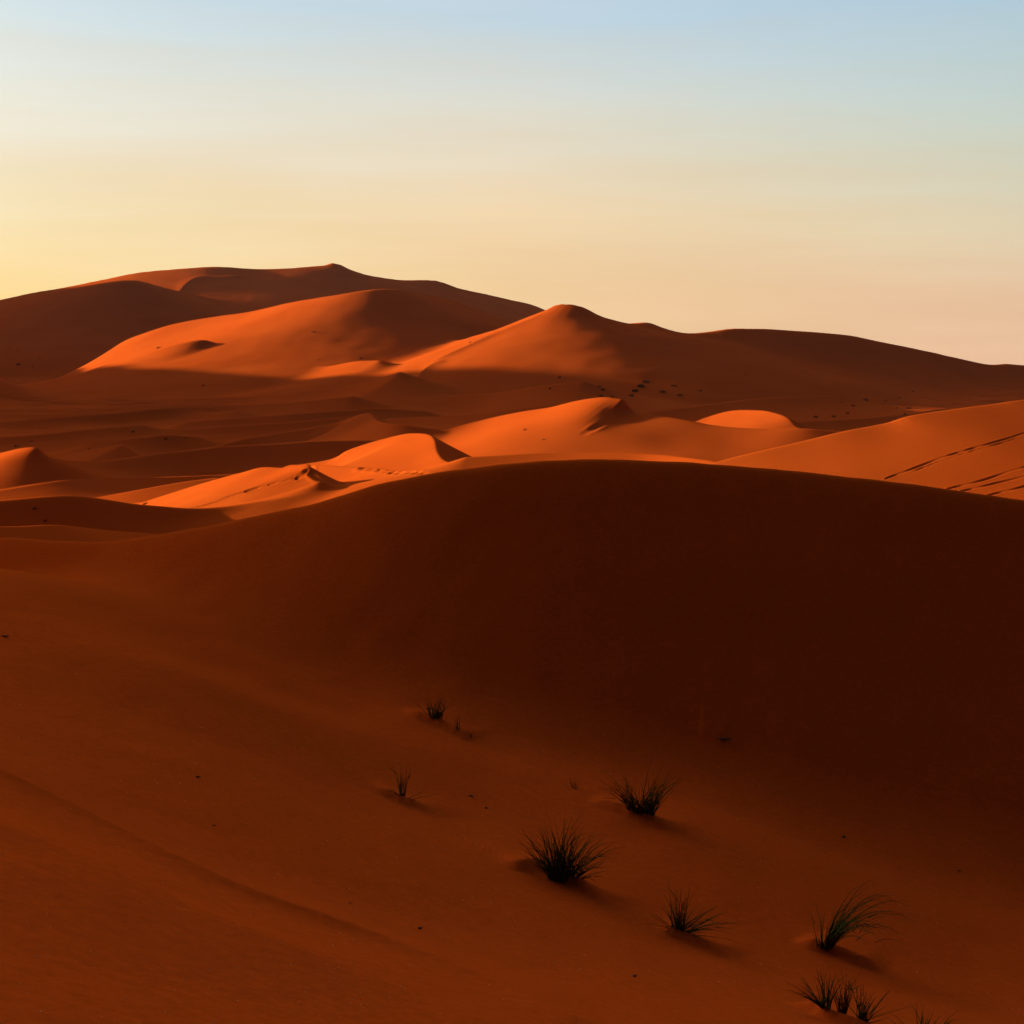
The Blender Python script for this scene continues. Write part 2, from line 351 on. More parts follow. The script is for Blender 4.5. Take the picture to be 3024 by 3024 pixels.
def add_line(pts, amp, wf, wn=None, mode='crest', taper=True, pitch=.7):
    ym = 3.0 if pts[0][1] > 1600 else 90.0
    w = np.array([sight(p[0], p[1], ymin=ym) for p in pts])
    pl = catmull(w, 5)
    ln = float(np.sqrt((np.diff(pl[:, :2], axis=0) ** 2).sum(1)).sum())
    ADDS.append(dict(poly=pl, amp=amp, wf=wf, wn=wn or wf, mode=mode, taper=taper, len=ln, pitch=pitch))

#ADDS_BEGIN
# footprints and scars on the sunlit dunes
add_line([(621, 1482), (673, 1467), (751, 1444), (828, 1423), (880, 1412), (911, 1394)], .16, .36, mode='steps', pitch=1.7)
add_line([(1070, 1381), (1133, 1388), (1190, 1397), (1262, 1401)], .2, .42, mode='steps', taper=False, pitch=2.0)
add_line([(890, 1402), (912, 1388), (922, 1398), (945, 1416), (965, 1428)], .22, .4, mode='groove')
add_line([(912, 1388), (918, 1376), (926, 1373)], .2, .35, mode='groove')
add_line([(1715, 1287), (1760, 1262), (1790, 1248)], .18, .6, mode='groove')
# long scars across the right dune
for q_ in ([(2618, 1413), (2712, 1378), (2787, 1350), (2862, 1327), (2956, 1301), (3060, 1268)], [(2802, 1443), (2900, 1419), (2967, 1397), (3060, 1370)],
           [(2840, 1451), (2937, 1428), (3060, 1400)], [(2922, 1462), (3060, 1428)]):
    add_line(q_, .08, .12, mode='groove', taper=False)
    if len(q_) > 4: add_line([(a + 8, b + 6) for a, b in q_], .04, .12, mode='steps', pitch=1.4)
# secondary crests on the far slopes
add_line([(1622, 921), (1521, 964), (1443, 996), (1340, 1042), (1221, 1090)], .9, 3.0, 1.2)
add_line([(1320, 1062), (1260, 1090), (1200, 1113)], .8, 3.0, 1.2)
add_line([(456, 846), (560, 834), (660, 822), (742, 814)], 1.0, 6, 3)
# wind-cut ledges on the near slope
add_line([(0, 2290), (300, 2440), (640, 2612), (1090, 2772), (1400, 2900), (1700, 3040)], .06, .9, .16, taper=False)
add_line([(-200, 2430), (100, 2520), (500, 2700), (900, 2860), (1250, 3000), (1500, 3120)], .12, 1.3, 1.3, taper=False)
add_line([(560, 1880), (900, 2020), (1300, 2180), (1650, 2330), (2100, 2520), (2600, 2720)], .04, 1.6, 1.2)
# sand caught by the tufts: small crescents with a steep uphill edge
for q_, a_ in (([(1465, 2552), (1540, 2568), (1600, 2572), (1680, 2610), (1740, 2645), (1800, 2680)], .17),
           ([(1722, 2368), (1790, 2390), (1850, 2412), (1905, 2432), (1960, 2452), (2030, 2480)], .14),
           ([(1095, 2338), (1150, 2352), (1188, 2372), (1230, 2385), (1300, 2418)], .12),
           ([(1185, 2095), (1230, 2122), (1280, 2142), (1350, 2175), (1400, 2195)], .14),
           ([(1925, 2740), (1990, 2765), (2040, 2785), (2090, 2805), (2150, 2830)], .13),
           ([(2335, 2775), (2400, 2800), (2450, 2815), (2540, 2848), (2625, 2878)], .16),
           ([(2310, 2955), (2400, 2990), (2450, 3012), (2520, 3035), (2600, 3060)], .14),
           ([(2060, 2158), (2100, 2168), (2150, 2190)], .03)):
    add_line(q_, a_ * .8, .5, .07)
#ADDS_END

# ------------------------------------------------------------------ mesh helpers
def link(o): S.collection.objects.link(o); return o
def tag(o, label=None, cat=None, group=None, kind=None):
    if label: o['label'] = label
    if cat: o['category'] = cat
    if group: o['group'] = group
    if kind: o['kind'] = kind
    return o

# ------------------------------------------------------------------ materials
def nd(nt, t, **kw):
    n = nt.nodes.new(t)
    for k, v in kw.items(): setattr(n, k, v)
    return n
def sand_material():
    m = bpy.data.materials.new("sand"); m.use_nodes = True
    nt = m.node_tree; b = nt.nodes['Principled BSDF']
    b.inputs['Roughness'].default_value = .85
    b.inputs['Specular IOR Level'].default_value = 0
    geo = nd(nt, 'ShaderNodeNewGeometry')
    n1 = nd(nt, 'ShaderNodeTexNoise'); n1.inputs['Scale'].default_value = .045; n1.inputs['Detail'].default_value = 5
    n2 = nd(nt, 'ShaderNodeTexNoise'); n2.inputs['Scale'].default_value = 9.0; n2.inputs['Detail'].default_value = 6; n2.inputs['Roughness'].default_value = .75
    nt.links.new(geo.outputs['Position'], n1.inputs['Vector']); nt.links.new(geo.outputs['Position'], n2.inputs['Vector'])
    r1 = nd(nt, 'ShaderNodeValToRGB'); e = r1.color_ramp.elements
    e[0].position = .3; e[0].color = SAND_A; e[1].position = .7; e[1].color = SAND_B
    nt.links.new(n1.outputs['Fac'], r1.inputs['Fac'])
    mul = nd(nt, 'ShaderNodeMix', data_type='RGBA', blend_type='MULTIPLY'); mul.inputs['Factor'].default_value = 1
    r2 = nd(nt, 'ShaderNodeValToRGB'); e = r2.color_ramp.elements
    e[0].position = .3; e[0].color = (.84, .84, .84, 1); e[1].position = .7; e[1].color = (1.12, 1.12, 1.12, 1)
    nt.links.new(n2.outputs['Fac'], r2.inputs['Fac'])
    nt.links.new(r1.outputs['Color'], mul.inputs['A']); nt.links.new(r2.outputs['Color'], mul.inputs['B'])
    nt.links.new(mul.outputs['Result'], b.inputs['Base Color'])
    # grain and faint wind ripples
    g = nd(nt, 'ShaderNodeTexNoise'); g.inputs['Scale'].default_value = 26; g.inputs['Detail'].default_value = 4
    nt.links.new(geo.outputs['Position'], g.inputs['Vector'])
    g2 = nd(nt, 'ShaderNodeTexNoise'); g2.inputs['Scale'].default_value = 2.2; g2.inputs['Detail'].default_value = 4; g2.inputs['Roughness'].default_value = .6
    nt.links.new(geo.outputs['Position'], g2.inputs['Vector'])
    b1 = nd(nt, 'ShaderNodeBump'); b1.inputs['Strength'].default_value = .25; b1.inputs['Distance'].default_value = .012
    b2 = nd(nt, 'ShaderNodeBump'); b2.inputs['Strength'].default_value = .22; b2.inputs['Distance'].default_value = .05
    nt.links.new(g.outputs['Fac'], b1.inputs['Height']); nt.links.new(g2.outputs['Fac'], b2.inputs['Height'])
    nt.links.new(b1.outputs['Normal'], b2.inputs['Normal']); nt.links.new(b2.outputs['Normal'], b.inputs['Normal'])
    return m
SAND_A = (.48, .070, .0075, 1); SAND_B = (.54, .087, .0105, 1)
MS = sand_material()

# ------------------------------------------------------------------ the dune sheet: one polar height sheet round the viewpoint
def geo_range(a, b, step):
    n = max(2, int(math.log(b / a) / step)); return list(np.geomspace(a, b, n, endpoint=False))
rad = geo_range(.8, 4, .03 / Q) + geo_range(4, 26, .0058 / Q) + geo_range(26, 60, .004 / Q) + geo_range(60, 110, .0024 / Q) + geo_range(110, 200, .0014 / Q) + geo_range(200, 300, .0020 / Q) + geo_range(300, 1200, .0030 / Q) + geo_range(1200, 9000, .05) + [9000.0]
fine = math.radians(24)
nf = int(1500 * Q)
az = list(np.linspace(-fine, fine, nf)) + list(np.linspace(fine, 2 * math.pi - fine, 300)[1:-1])
rad = np.array(rad); az = np.array(az)
NR, NA = len(rad), len(az)
A_, R_ = np.meshgrid(az, rad)
GX = (np.sin(A_) * R_).ravel(); GY = (np.cos(A_) * R_).ravel()
GZ = np.empty(GX.shape, np.float32)
from concurrent.futures import ThreadPoolExecutor
def _chunk(i): GZ[i:i + 60000] = height(GX[i:i + 60000], GY[i:i + 60000])
with ThreadPoolExecutor(4) as ex: list(ex.map(_chunk, range(0, len(GX), 60000)))
co = np.empty((NR * NA + 1, 3), np.float32)
co[:-1, 0] = GX; co[:-1, 1] = GY; co[:-1, 2] = GZ
co[-1] = (0, 0, float(height(np.array([0.]), np.array([0.]))[0]))
i0 = np.arange(NR - 1)[:, None] * NA; j = np.arange(NA)[None]; j1 = (j + 1) % NA
quads = np.stack([i0 + j, i0 + NA + j, i0 + NA + j1, i0 + j1], -1).reshape(-1, 4)
tris = np.stack([np.full(NA, NR * NA), np.arange(NA), (np.arange(NA) + 1) % NA], -1)
me = bpy.data.meshes.new("sand_dunes")
nq, ntx = len(quads), len(tris)
me.vertices.add(len(co)); me.vertices.foreach_set('co', co.ravel())
me.loops.add(nq * 4 + ntx * 3)
me.loops.foreach_set('vertex_index', np.concatenate([quads.ravel(), tris.ravel()]).astype(np.int32))
me.polygons.add(nq + ntx)
me.polygons.foreach_set('loop_start', np.concatenate([np.arange(nq) * 4, nq * 4 + np.arange(ntx) * 3]).astype(np.int32))
me.polygons.foreach_set('loop_total', np.concatenate([np.full(nq, 4), np.full(ntx, 3)]).astype(np.int32))
me.update(calc_edges=True)
me.polygons.foreach_set('use_smooth', np.ones(nq + ntx, bool))
me.materials.append(MS)
if me.polygons[nq // 2].normal.z < 0: me.flip_normals()
terrain = link(bpy.data.objects.new("sand_dunes", me))
tag(terrain, 'orange desert sand dunes rolling to the skyline', kind='structure')
print("terrain", NR, NA, round(time.time() - T0, 1))

#OBJECTS_BEGIN
def simple_mat(name, col, rough=.8, noise=.3, scale=30):
    m = bpy.data.materials.new(name); m.use_nodes = True; nt = m.node_tree; b = nt.nodes['Principled BSDF']
    b.inputs['Roughness'].default_value = rough; b.inputs['Specular IOR Level'].default_value = .03
    n = nd(nt, 'ShaderNodeTexNoise'); n.inputs['Scale'].default_value = scale
    r = nd(nt, 'ShaderNodeValToRGB'); e = r.color_ramp.elements
    e[0].position = .3; e[0].color = [c * (1 - noise) for c in col] + [1]; e[1].position = .7; e[1].color = [c * (1 + noise) for c in col] + [1]
    g = nd(nt, 'ShaderNodeNewGeometry'); nt.links.new(g.outputs['Position'], n.inputs['Vector'])
    nt.links.new(n.outputs['Fac'], r.inputs['Fac']); nt.links.new(r.outputs['Color'], b.inputs['Base Color'])
    return m
M_GREEN = simple_mat("grass_green", (.046, .062, .010)); M_DRY = simple_mat("grass_dry", (.085, .045, .018))
M_SHRUB = simple_mat("shrub", (.085, .026, .008), scale=3); M_WOOD = simple_mat("dead_wood", (.05, .03, .02)); M_STONE = simple_mat("stone", (.10, .055, .035)); M_PALE = simple_mat("pale_stone", (.62, .34, .16))

class MB:
    def __init__(s): s.v = []; s.f = []
    def blade(s, p, az, tilt, L, bend, w, seg=7, twist=0, wob=0.0):
        """tapering three-sided stem that starts at p, leans to azimuth az and bends over"""
        x, y, z = p; b0 = len(s.v)
        for i in range(seg + 1):
            t = i / seg
            r = w * (1 - t) ** .8 * .5 + .0006
            a = az + twist * t
            dx, dy, dz = math.sin(tilt) * math.sin(a), math.sin(tilt) * math.cos(a), math.cos(tilt)
            sx, sy = math.cos(a), -math.sin(a)
            ux, uy, uz = math.cos(tilt) * math.sin(a), math.cos(tilt) * math.cos(a), -math.sin(tilt)
            for k in range(3):
                c, q = math.cos(k * 2.0944) * r, math.sin(k * 2.0944) * r
                s.v.append((x + sx * c + ux * q, y + sy * c + uy * q, z + uz * q))
            st = L / seg
            x += dx * st; y += dy * st; z += dz * st
            tilt += bend / seg * (.4 + 1.2 * t) + random.uniform(-wob, wob)
            if i:
                a0 = b0 + (i - 1) * 3; a1 = b0 + i * 3
                for k in range(3):
                    k2 = (k + 1) % 3; s.f.append((a0 + k, a0 + k2, a1 + k2, a1 + k))
        return (x, y, z)
    def lump(s, c, r, sq=.7):
        b0 = len(s.v); n = 6
        s.v.append((c[0], c[1], c[2] + r * sq))
        for lv, hh in ((.85, .45), (1.0, -.1), (.8, -.6)):
            for k in range(n):
                a = k / n * 6.283 + random.uniform(-.2, .2); rr = r * lv * random.uniform(.75, 1.2)
                s.v.append((c[0] + rr * math.cos(a), c[1] + rr * math.sin(a), c[2] + r * sq * hh * random.uniform(.8, 1.2)))
        for k in range(n):
            k2 = (k + 1) % n
            s.f.append((b0, b0 + 1 + k, b0 + 1 + k2))
            for l in (0, 1): s.f.append((b0 + 1 + l * n + k, b0 + 1 + (l + 1) * n + k, b0 + 1 + (l + 1) * n + k2, b0 + 1 + l * n + k2))
        s.f.append(tuple(b0 + 1 + 2 * n + k for k in range(n)))
    def build(s, name, mat, parent=None, loc=None, smooth=True):
        me = bpy.data.meshes.new(name); me.from_pydata(s.v, [], s.f); me.materials.append(mat); me.update()
        if smooth: me.polygons.foreach_set('use_smooth', [True] * len(me.polygons))
        o = link(bpy.data.objects.new(name, me))
        if parent: o.parent = parent
        if loc: o.location = loc
        return o

def groundz(x, y): return float(height(np.array([x]), np.array([y]))[0])
MPP = lambda Y: Y / F / 1.0          # metres per photo pixel
def tuft(px, py, hpx, label, fans, seed, wblade=.014, dry=.15, group='grass tufts on the near slope'):
    """fans: (count, centre azimuth deg or None, tilt min, tilt max, bend min, bend max, relative length, base radius px, offset px)"""
    random.seed(seed)
    x, y, z = sight(px, py); z = groundz(x, y)
    Hh = hpx * MPP(y) * 1.06
    root = link(bpy.data.objects.new('grass_tuft', None)); root.location = (x, y, z - .02)
    tag(root, label, 'grass tuft', group)
    g, d = MB(), MB()
    for (n, ca, t0, t1, b0, b1, rl, rad_, off) in fans:
        for i in range(int(n * .62 + 1)):
            a = random.uniform(0, 6.283) if ca is None else math.radians(random.gauss(ca, 38))
            rr = rad_ * MPP(y) * math.sqrt(random.random())
            fx = off * MPP(y) + rr * math.cos(i * 2.4); fy = rr * math.sin(i * 2.4) * .8
            fz = groundz_fast(x, y, fx, fy)
            tl = math.radians(random.uniform(t0, t1)); bd = math.radians(random.uniform(b0, b1))
            L = Hh * rl * random.uniform(.45, 1.15) * (1 + .25 * abs(bd))
            m = d if random.random() < dry else g
            e = m.blade((fx, fy, fz), a, tl, L, bd, wblade * random.uniform(.5, 1.05), twist=random.uniform(-.5, .5), wob=.09)
            if random.random() < .16:      # side shoot
                m.blade((fx + (e[0] - fx) * .5, fy + (e[1] - fy) * .5, fz + (e[2] - fz) * .6), a + random.uniform(-1, 1), tl + .5, L * .35, bd, wblade * .6, seg=4)
    g.build('green_foliage', M_GREEN, root)
    if d.v: d.build('dry_foliage', M_DRY, root)
    return root
_gr = {}
def groundz_fast(x, y, fx, fy):
    k = (round(x, 3), round(y, 3))
    if k not in _gr:
        h0 = groundz(x, y); e = .25
        _gr[k] = ((groundz(x + e, y) - h0) / e, (groundz(x, y + e) - h0) / e)
    gx, gy = _gr[k]
    return gx * fx + gy * fy - .01
R_, Lf = 90, -90
tuft(1665, 2606, 175, 'largest bushy grass tuft, a wide fan of dark blades on a sand ledge',
     [(150, None, 2, 38, 5, 50, .85, 40, -10), (60, R_, 25, 55, 20, 70, .85, 25, 15), (45, Lf, 20, 50, 10, 40, .80, 25, -20), (40, None, 0, 22, 0, 25, 1.0, 25, -12), (16, R_, 60, 85, 20, 50, .7, 15, 30)], 1, wblade=.017)
tuft(1905, 2426, 135, 'dark bushy V shaped grass tuft at the edge of the shade, behind the largest tuft',
     [(90, R_, 12, 42, 5, 35, 1.0, 26, 0), (60, Lf, 20, 55, 10, 60, .85, 30, -25), (50, None, 0, 40, 0, 40, .75, 35, -10), (5, Lf, 8, 14, -5, 5, 1.1, 8, -50)], 2, wblade=.018)
tuft(1188, 2368, 100, 'thin upright grass tuft with few stalks, left of the other tufts',
     [(26, None, 2, 24, 0, 15, 1.0, 9, 0), (4, R_, 65, 80, -25, 10, .9, 10, 20), (4, Lf, 30, 60, 0, 30, .5, 8, 0)], 3, wblade=.016, dry=.35)
tuft(1288, 2140, 70, 'small faint round grass tuft farthest up the slope, nearest the dark dune face',
     [(60, None, 2, 50, 5, 60, .85, 18, -5), (25, R_, 5, 25, 0, 20, 1.0, 12, 6)], 4, wblade=.018, dry=.3)
tuft(1352, 2174, 42, 'tiny sprig of grass just right of the small round tuft', [(14, None, 2, 30, 0, 20, 1.0, 7, 0)], 5, dry=.5)
tuft(1390, 2186, 30, 'faintest sprig at the end of the sand ledge right of the small round tuft', [(9, None, 2, 30, 0, 20, 1.0, 6, 0)], 6, dry=.6)
tuft(1696, 2333, 44, 'small brown dried sprig standing alone left of the V shaped tuft', [(12, None, 2, 30, 0, 10, 1.0, 12, 0), (5, Lf, 40, 75, 0, 10, .7, 5, 0)], 7, dry=.8)
tuft(2002, 2766, 128, 'spiky grass tuft with its right blades fallen low over the sand',
     [(60, None, 0, 28, 0, 18, 1.0, 18, 0), (28, R_, 40, 60, 0, 25, 1.0, 15, 8), (26, R_, 62, 88, 15, 35, 1.15, 15, 20), (16, Lf, 45, 75, 0, 30, .75, 12, -8)], 8, wblade=.015)
tuft(2436, 2814, 122, 'grass tuft combed over to the right in a long arch above a hollow',
     [(110, R_, 18, 42, 75, 135, 1.65, 14, 2), (34, R_, 25, 45, 10, 35, 1.05, 12, 5), (9, None, 0, 10, 0, 8, .95, 10, -16), (8, Lf, 12, 25, 0, 20, .55, 6, -12)], 9, wblade=.015)
tuft(2440, 3006, 125, 'left tuft of the three crowded upright tufts at the bottom right',
     [(45, None, 2, 24, 0, 18, 1.0, 14, 0), (24, Lf, 28, 50, 10, 50, 1.0, 12, -5)], 10, wblade=.015)
tuft(2487, 3020, 142, 'middle and tallest of the three crowded upright tufts at the bottom right',
     [(42, None, 0, 22, 0, 12, .95, 12, 0), (5, R_, 8, 16, 0, 4, 1.15, 6, 4)], 11, wblade=.014)
tuft(2543, 3034, 118, 'right tuft of the three crowded upright tufts, one long blade leaning right',
     [(42, None, 2, 30, 0, 14, .95, 13, 0), (10, R_, 55, 72, 0, 10, 1.2, 8, 8), (10, R_, 28, 42, -6, 8, 1.0, 8, 4)], 12, wblade=.015)
tuft(2712, 3075, 110, 'tuft cut off by the bottom edge with a dark spike and low arching blades',
     [(20, None, 0, 10, 0, 6, 1.15, 6, 8), (60, R_, 30, 60, 20, 60, .95, 16, 18), (10, Lf, 25, 45, 0, 35, .95, 10, -10)], 13, wblade=.015)

def debris(name, px, py, size_px, label, cat, kind='twig', group=None, seed=0):
    random.seed(seed + px)
    x, y, z = sight(px, py); z = groundz(x, y); s_ = size_px * MPP(y); m = MB()
    if kind == 'twig':
        for i in range(3):
            m.blade((random.uniform(-.1, .1) * s_, 0, .005), math.radians(110 + random.uniform(-40, 40)), math.radians(84), s_ * random.uniform(.5, .8), random.uniform(-.2, .2), s_ * .22, seg=4)
        m.blade((0, 0, .0), math.radians(-70), math.radians(75), s_ * .4, 0, s_ * .15, seg=3)
        o = m.build(name, M_WOOD, loc=(x, y, z))
    else:
        m.lump((0, 0, s_ * .15), s_ * .5); m.lump((s_ * .45, .02, s_ * .1), s_ * .28)
        o = m.build(name, M_STONE, loc=(x, y, z), smooth=False)
    return tag(o, label, cat, group)
debris('twig', 1030, 2672, 16, 'short dark twig lying alone on the sand left of the dark stone', 'twig')
debris('stone', 1238, 2746, 14, 'dark stone with a small wind tail, lower left of the largest tuft', 'stone', 'stone')
debris('twig', 630, 2440, 14, 'small dark twig on the bare slope at the left', 'twig', seed=3)
debris('stone', 583, 2296, 12, 'half buried stone on the bare left slope above the lone twig', 'stone', 'stone', seed=5)
debris('stone', 1872, 2884, 13, 'small dark clod of earth on bare sand below the spiky tuft', 'stone', 'stone', seed=6)
debris('twig', 12, 1880, 34, 'bundle of dark twigs half buried at the left edge of the photo', 'twig', seed=7)
debris('twig', 1388, 2352, 26, 'broken pale brown twigs lying between the thin tuft and the dried sprig', 'twig', seed=8)
debris('stone', 1434, 2388, 9, 'little stone just below the broken twigs', 'stone', 'stone', seed=9)
debris('stone', 2490, 2472, 11, 'dark stone in the deep shade of the dune face', 'stone', 'stone', seed=10)
debris('twig', 2830, 2572, 18, 'dark twig in the deepest shade near the right edge', 'twig', seed=11)
debris('twig', 2128, 2186, 46, 'dead branch on a little ledge halfway down the dark dune face', 'branch', seed=12)

# bushes far off: woody clumps of stems on the valley floor and slopes
def shrub(px, py, wpx, hpx, label, group='dark shrubs scattered over the far dunes', n=100):
    random.seed(px * 7 + py)
    x, y, z = sight(px, py, ymin=90.0 if py < 1510 or px < 200 else 3.0); z = groundz(x, y); m = MB()
    w = wpx * MPP(y); h = max(hpx * MPP(y), .4) * .9
    for i in range(n):
        a = random.uniform(0, 6.283); rr = w * .5 * random.random() ** .7
        fx, fy = rr * math.cos(a), rr * math.sin(a)
        m.blade((fx, fy, -.15), a, math.radians(random.uniform(5, 60)), h * random.uniform(.6, 1.15) * (1.25 - rr / w), random.uniform(.1, .9), h * .075, seg=4)
    o = m.build('desert_shrub', M_SHRUB, loc=(x, y, z))
    return tag(o, label, 'shrub', group)
for a_ in [
    (103, 1503, 8, 13, 'tall thin dark shrub on the brown flat at the left edge of the valley'),
    (135, 1538, 6, 8, 'small dark shrub below the tall thin one on the brown flat'),
    (430, 1488, 12, 12, 'shrub at the left foot of the bright dune with the footprints'),
    (50, 1318, 16, 9, 'low dark shrub just above the bright nose of the left dune'),
    (95, 1303, 12, 6, 'small shrub up the track from the bright nose of the left dune'),
    (392, 1276, 8, 9, 'black round shrub alone in the middle of the shaded valley at left'),
    (490, 1297, 10, 8, 'left one of a pair of dark shrubs in the shaded valley'),
    (546, 1294, 9, 6, 'right one of a pair of dark shrubs in the shaded valley'),
    (264, 1325, 9, 6, 'shrub on the low crest between the bright nose and the small hollow'),
    (470, 1028, 14, 7, 'dark shrub at the left end of the brightest far slope'),
    (928, 981, 16, 7, 'dark shrub with a streak beside it on the brightest far slope'),
    (1066, 1058, 10, 7, 'dark shrub in the shade between the two bright far ridges'),
    (943, 1063, 7, 5, 'tiny shrub left of the shrub between the two bright far ridges'),
    (601, 1140, 9, 7, 'shrub on the dark rippled floor below the brightest far slope'),
    (1390, 1011, 10, 5, 'tiny shrub on the crest of the second bright ridge'),
    (1552, 1269, 15, 9, 'dark shrub halfway up the middle bright dune, left of the notch'),
    (1608, 1298, 13, 8, 'dark shrub lower on the middle bright dune'),
    (1653, 1115, 10, 8, 'lone shrub on the dark slope above the middle dune'),
    (1625, 1148, 8, 7, 'lone shrub lower on the dark slope above the middle dune'),
    (1770, 1142, 12, 8, 'upper shrub of the clump behind the top of the middle dune'),
    (1780, 1152, 14, 9, 'middle shrub of the clump behind the top of the middle dune'),
    (1775, 1170, 18, 9, 'lowest shrub of the clump, touching the top of the middle dune'),
    (1808, 1172, 12, 7, 'shrub right beside the pointed top of the middle dune'),
    (1908, 1128, 22, 14, 'topmost shrub of the ragged line running up from the notch'),
    (1892, 1142, 24, 15, 'second shrub from the top of the ragged line above the notch'),
    (1876, 1156, 22, 13, 'third shrub from the top of the ragged line above the notch'),
    (1864, 1170, 18, 12, 'lowest shrub of the ragged line above the notch'),
    (1990, 1140, 26, 9, 'long low shrub right of the ragged line on the dark slope'),
    (1958, 1158, 24, 11, 'wide dark shrub below the long low one on the dark slope'),
    (2008, 1168, 24, 9, 'low shrub nearest the valley floor right of the notch'),
    (2068, 1155, 9, 8, 'small shrub alone right of the low shrubs above the notch'),
    (2200, 1110, 8, 5, 'speck of a shrub high on the dark right slope'),
    (2556, 1182, 18, 9, 'largest upper shrub on the dark slope behind the right dune'),
    (2519, 1199, 16, 8, 'shrub lower left of the largest upper shrub on the dark slope'),
    (2486, 1188, 10, 5, 'tiny shrub at the left end of the patch behind the right dune'),
    (2614, 1183, 13, 5, 'flat shrub right of the largest upper shrub'),
    (2655, 1175, 10, 5, 'small flat shrub higher behind the right dune'),
    (2694, 1157, 15, 5, 'highest streak of shrub behind the right dune'),
    (2648, 1206, 9, 6, 'small shrub left of the wide one near the right dune crest'),
    (2682, 1206, 26, 10, 'widest shrub just above the crest of the right dune'),
    (2673, 1223, 13, 7, 'shrub between the widest one and the right dune crest'),
    (2645, 1238, 14, 7, 'shrub nearest the right dune crest'),
    (2503, 1221, 16, 8, 'shrub in the middle of the rough ground behind the right dune'),
    (2462, 1230, 18, 8, 'shrub left of middle in the rough ground behind the right dune'),
    (2408, 1232, 20, 9, 'leftmost shrub of the rough ground, beside the round red dune'),
    (2583, 1075, 8, 5, 'speck of a shrub near the skyline of the right slope'),
    (30, 1028, 6, 4, 'leftmost speck of a shrub on the dark left dune wall'),
    (55, 1035, 7, 4, 'second speck of a shrub on the dark left dune wall'),
    (117, 1058, 8, 4, 'rightmost speck of a shrub on the dark left dune wall'),
    (55, 1077, 12, 8, 'largest shrub on the dark left dune wall'),
    (97, 1082, 6, 4, 'small shrub right of the largest on the dark left dune wall'),
]: shrub(*a_)

# pale grit on the near slope
random.seed(21); np.random.seed(21)
pm = MB()
pts_ = []
for i in range(900):
    if i % 3: px, py = random.uniform(0, 3024), random.uniform(1900, 3024)
    else:
        c_ = random.choice([(1450, 2500), (900, 2150), (1250, 2650), (2100, 2450), (1000, 2900), (2700, 2760), (600, 2250)]); px, py = random.gauss(c_[0], 120), random.gauss(c_[1], 60)
    if py > 2080 + (px - 1100) * .36 - 60 and 0 < px < 3024: pts_.append((px, py))
gp = np.array(pts_)
# flat interpolation of the sighted ground: march all grains at once
Yk = np.geomspace(3, 45, 260)
uu = (gp[:, 0] - 1512) / F; vv = (1512 - gp[:, 1]) / F; kk = CP + vv * SP
XX = (uu / kk)[:, None] * Yk; ZZ = ((vv * CP - SP) / kk)[:, None] * Yk; YY = np.broadcast_to(Yk, XX.shape)
HH = height(XX.ravel(), YY.ravel()).reshape(XX.shape)
for n_ in range(len(gp)):
    i = int(np.argmax(HH[n_] > ZZ[n_]))
    if i == 0: continue
    f_ = (ZZ[n_, i - 1] - HH[n_, i - 1]) / ((ZZ[n_, i - 1] - HH[n_, i - 1]) + (HH[n_, i] - ZZ[n_, i]) + 1e-9)
    yy = Yk[i - 1] + (Yk[i] - Yk[i - 1]) * f_; xx = uu[n_] / kk[n_] * yy
    pm.lump((xx, yy, HH[n_, i - 1] + (HH[n_, i] - HH[n_, i - 1]) * f_), random.uniform(.002, .0085) * (yy / 15) ** .5)
tag(pm.build('grit', M_PALE, smooth=False), 'pale grit and tiny pebbles scattered over the near slope', 'grit', kind='stuff')
#OBJECTS_END

# ------------------------------------------------------------------ light
SUN_AZ = math.radians(-70)        # from straight ahead, negative = left
SUN_EL = math.radians(9.0)
sd = (math.sin(SUN_AZ) * math.cos(SUN_EL), math.cos(SUN_AZ) * math.cos(SUN_EL), math.sin(SUN_EL))
sl = bpy.data.lights.new("sun", 'SUN'); sl.energy = 3.55; sl.angle = math.radians(1.1); sl.color = (1, .86, .60)
so = link(bpy.data.objects.new("sun", sl))
from mathutils import Vector
so.rotation_euler = Vector(sd).to_track_quat('Z', 'Y').to_euler()

W = bpy.data.worlds.new("World"); S.world = W; W.use_nodes = True
nt = W.node_tree; nt.nodes.clear()
out = nd(nt, 'ShaderNodeOutputWorld'); bg = nd(nt, 'ShaderNodeBackground'); nt.links.new(bg.outputs[0], out.inputs[0])
tc = nd(nt, 'ShaderNodeTexCoord')
sky = nd(nt, 'ShaderNodeTexSky', sky_type='NISHITA', sun_disc=False, sun_elevation=SUN_EL, sun_rotation=SUN_AZ, dust_density=3.0, air_density=1.2, ozone_density=1.5)
EXPO = 1.8
HAZE = 2.1e-5
FILL_LOBE = 5.0
FILL_GAIN = 2.7
def lin(c):
    return [((v / 255) / 12.92 if v / 255 <= .04045 else (((v / 255) + .055) / 1.055) ** 2.4) for v in c] + [1]
def ramp(stops):
    r = nd(nt, 'ShaderNodeValToRGB'); el = r.color_ramp.elements
    for i, (p, c) in enumerate(stops):
        e = el[i] if i < 2 else el.new(p)
        e.position = p; e.color = lin(c)
    nt.links.new(elev.outputs[0], r.inputs['Fac']); return r
norm = nd(nt, 'ShaderNodeVectorMath', operation='NORMALIZE'); nt.links.new(tc.outputs['Generated'], norm.inputs[0])
sep = nd(nt, 'ShaderNodeSeparateXYZ'); nt.links.new(norm.outputs[0], sep.inputs[0])
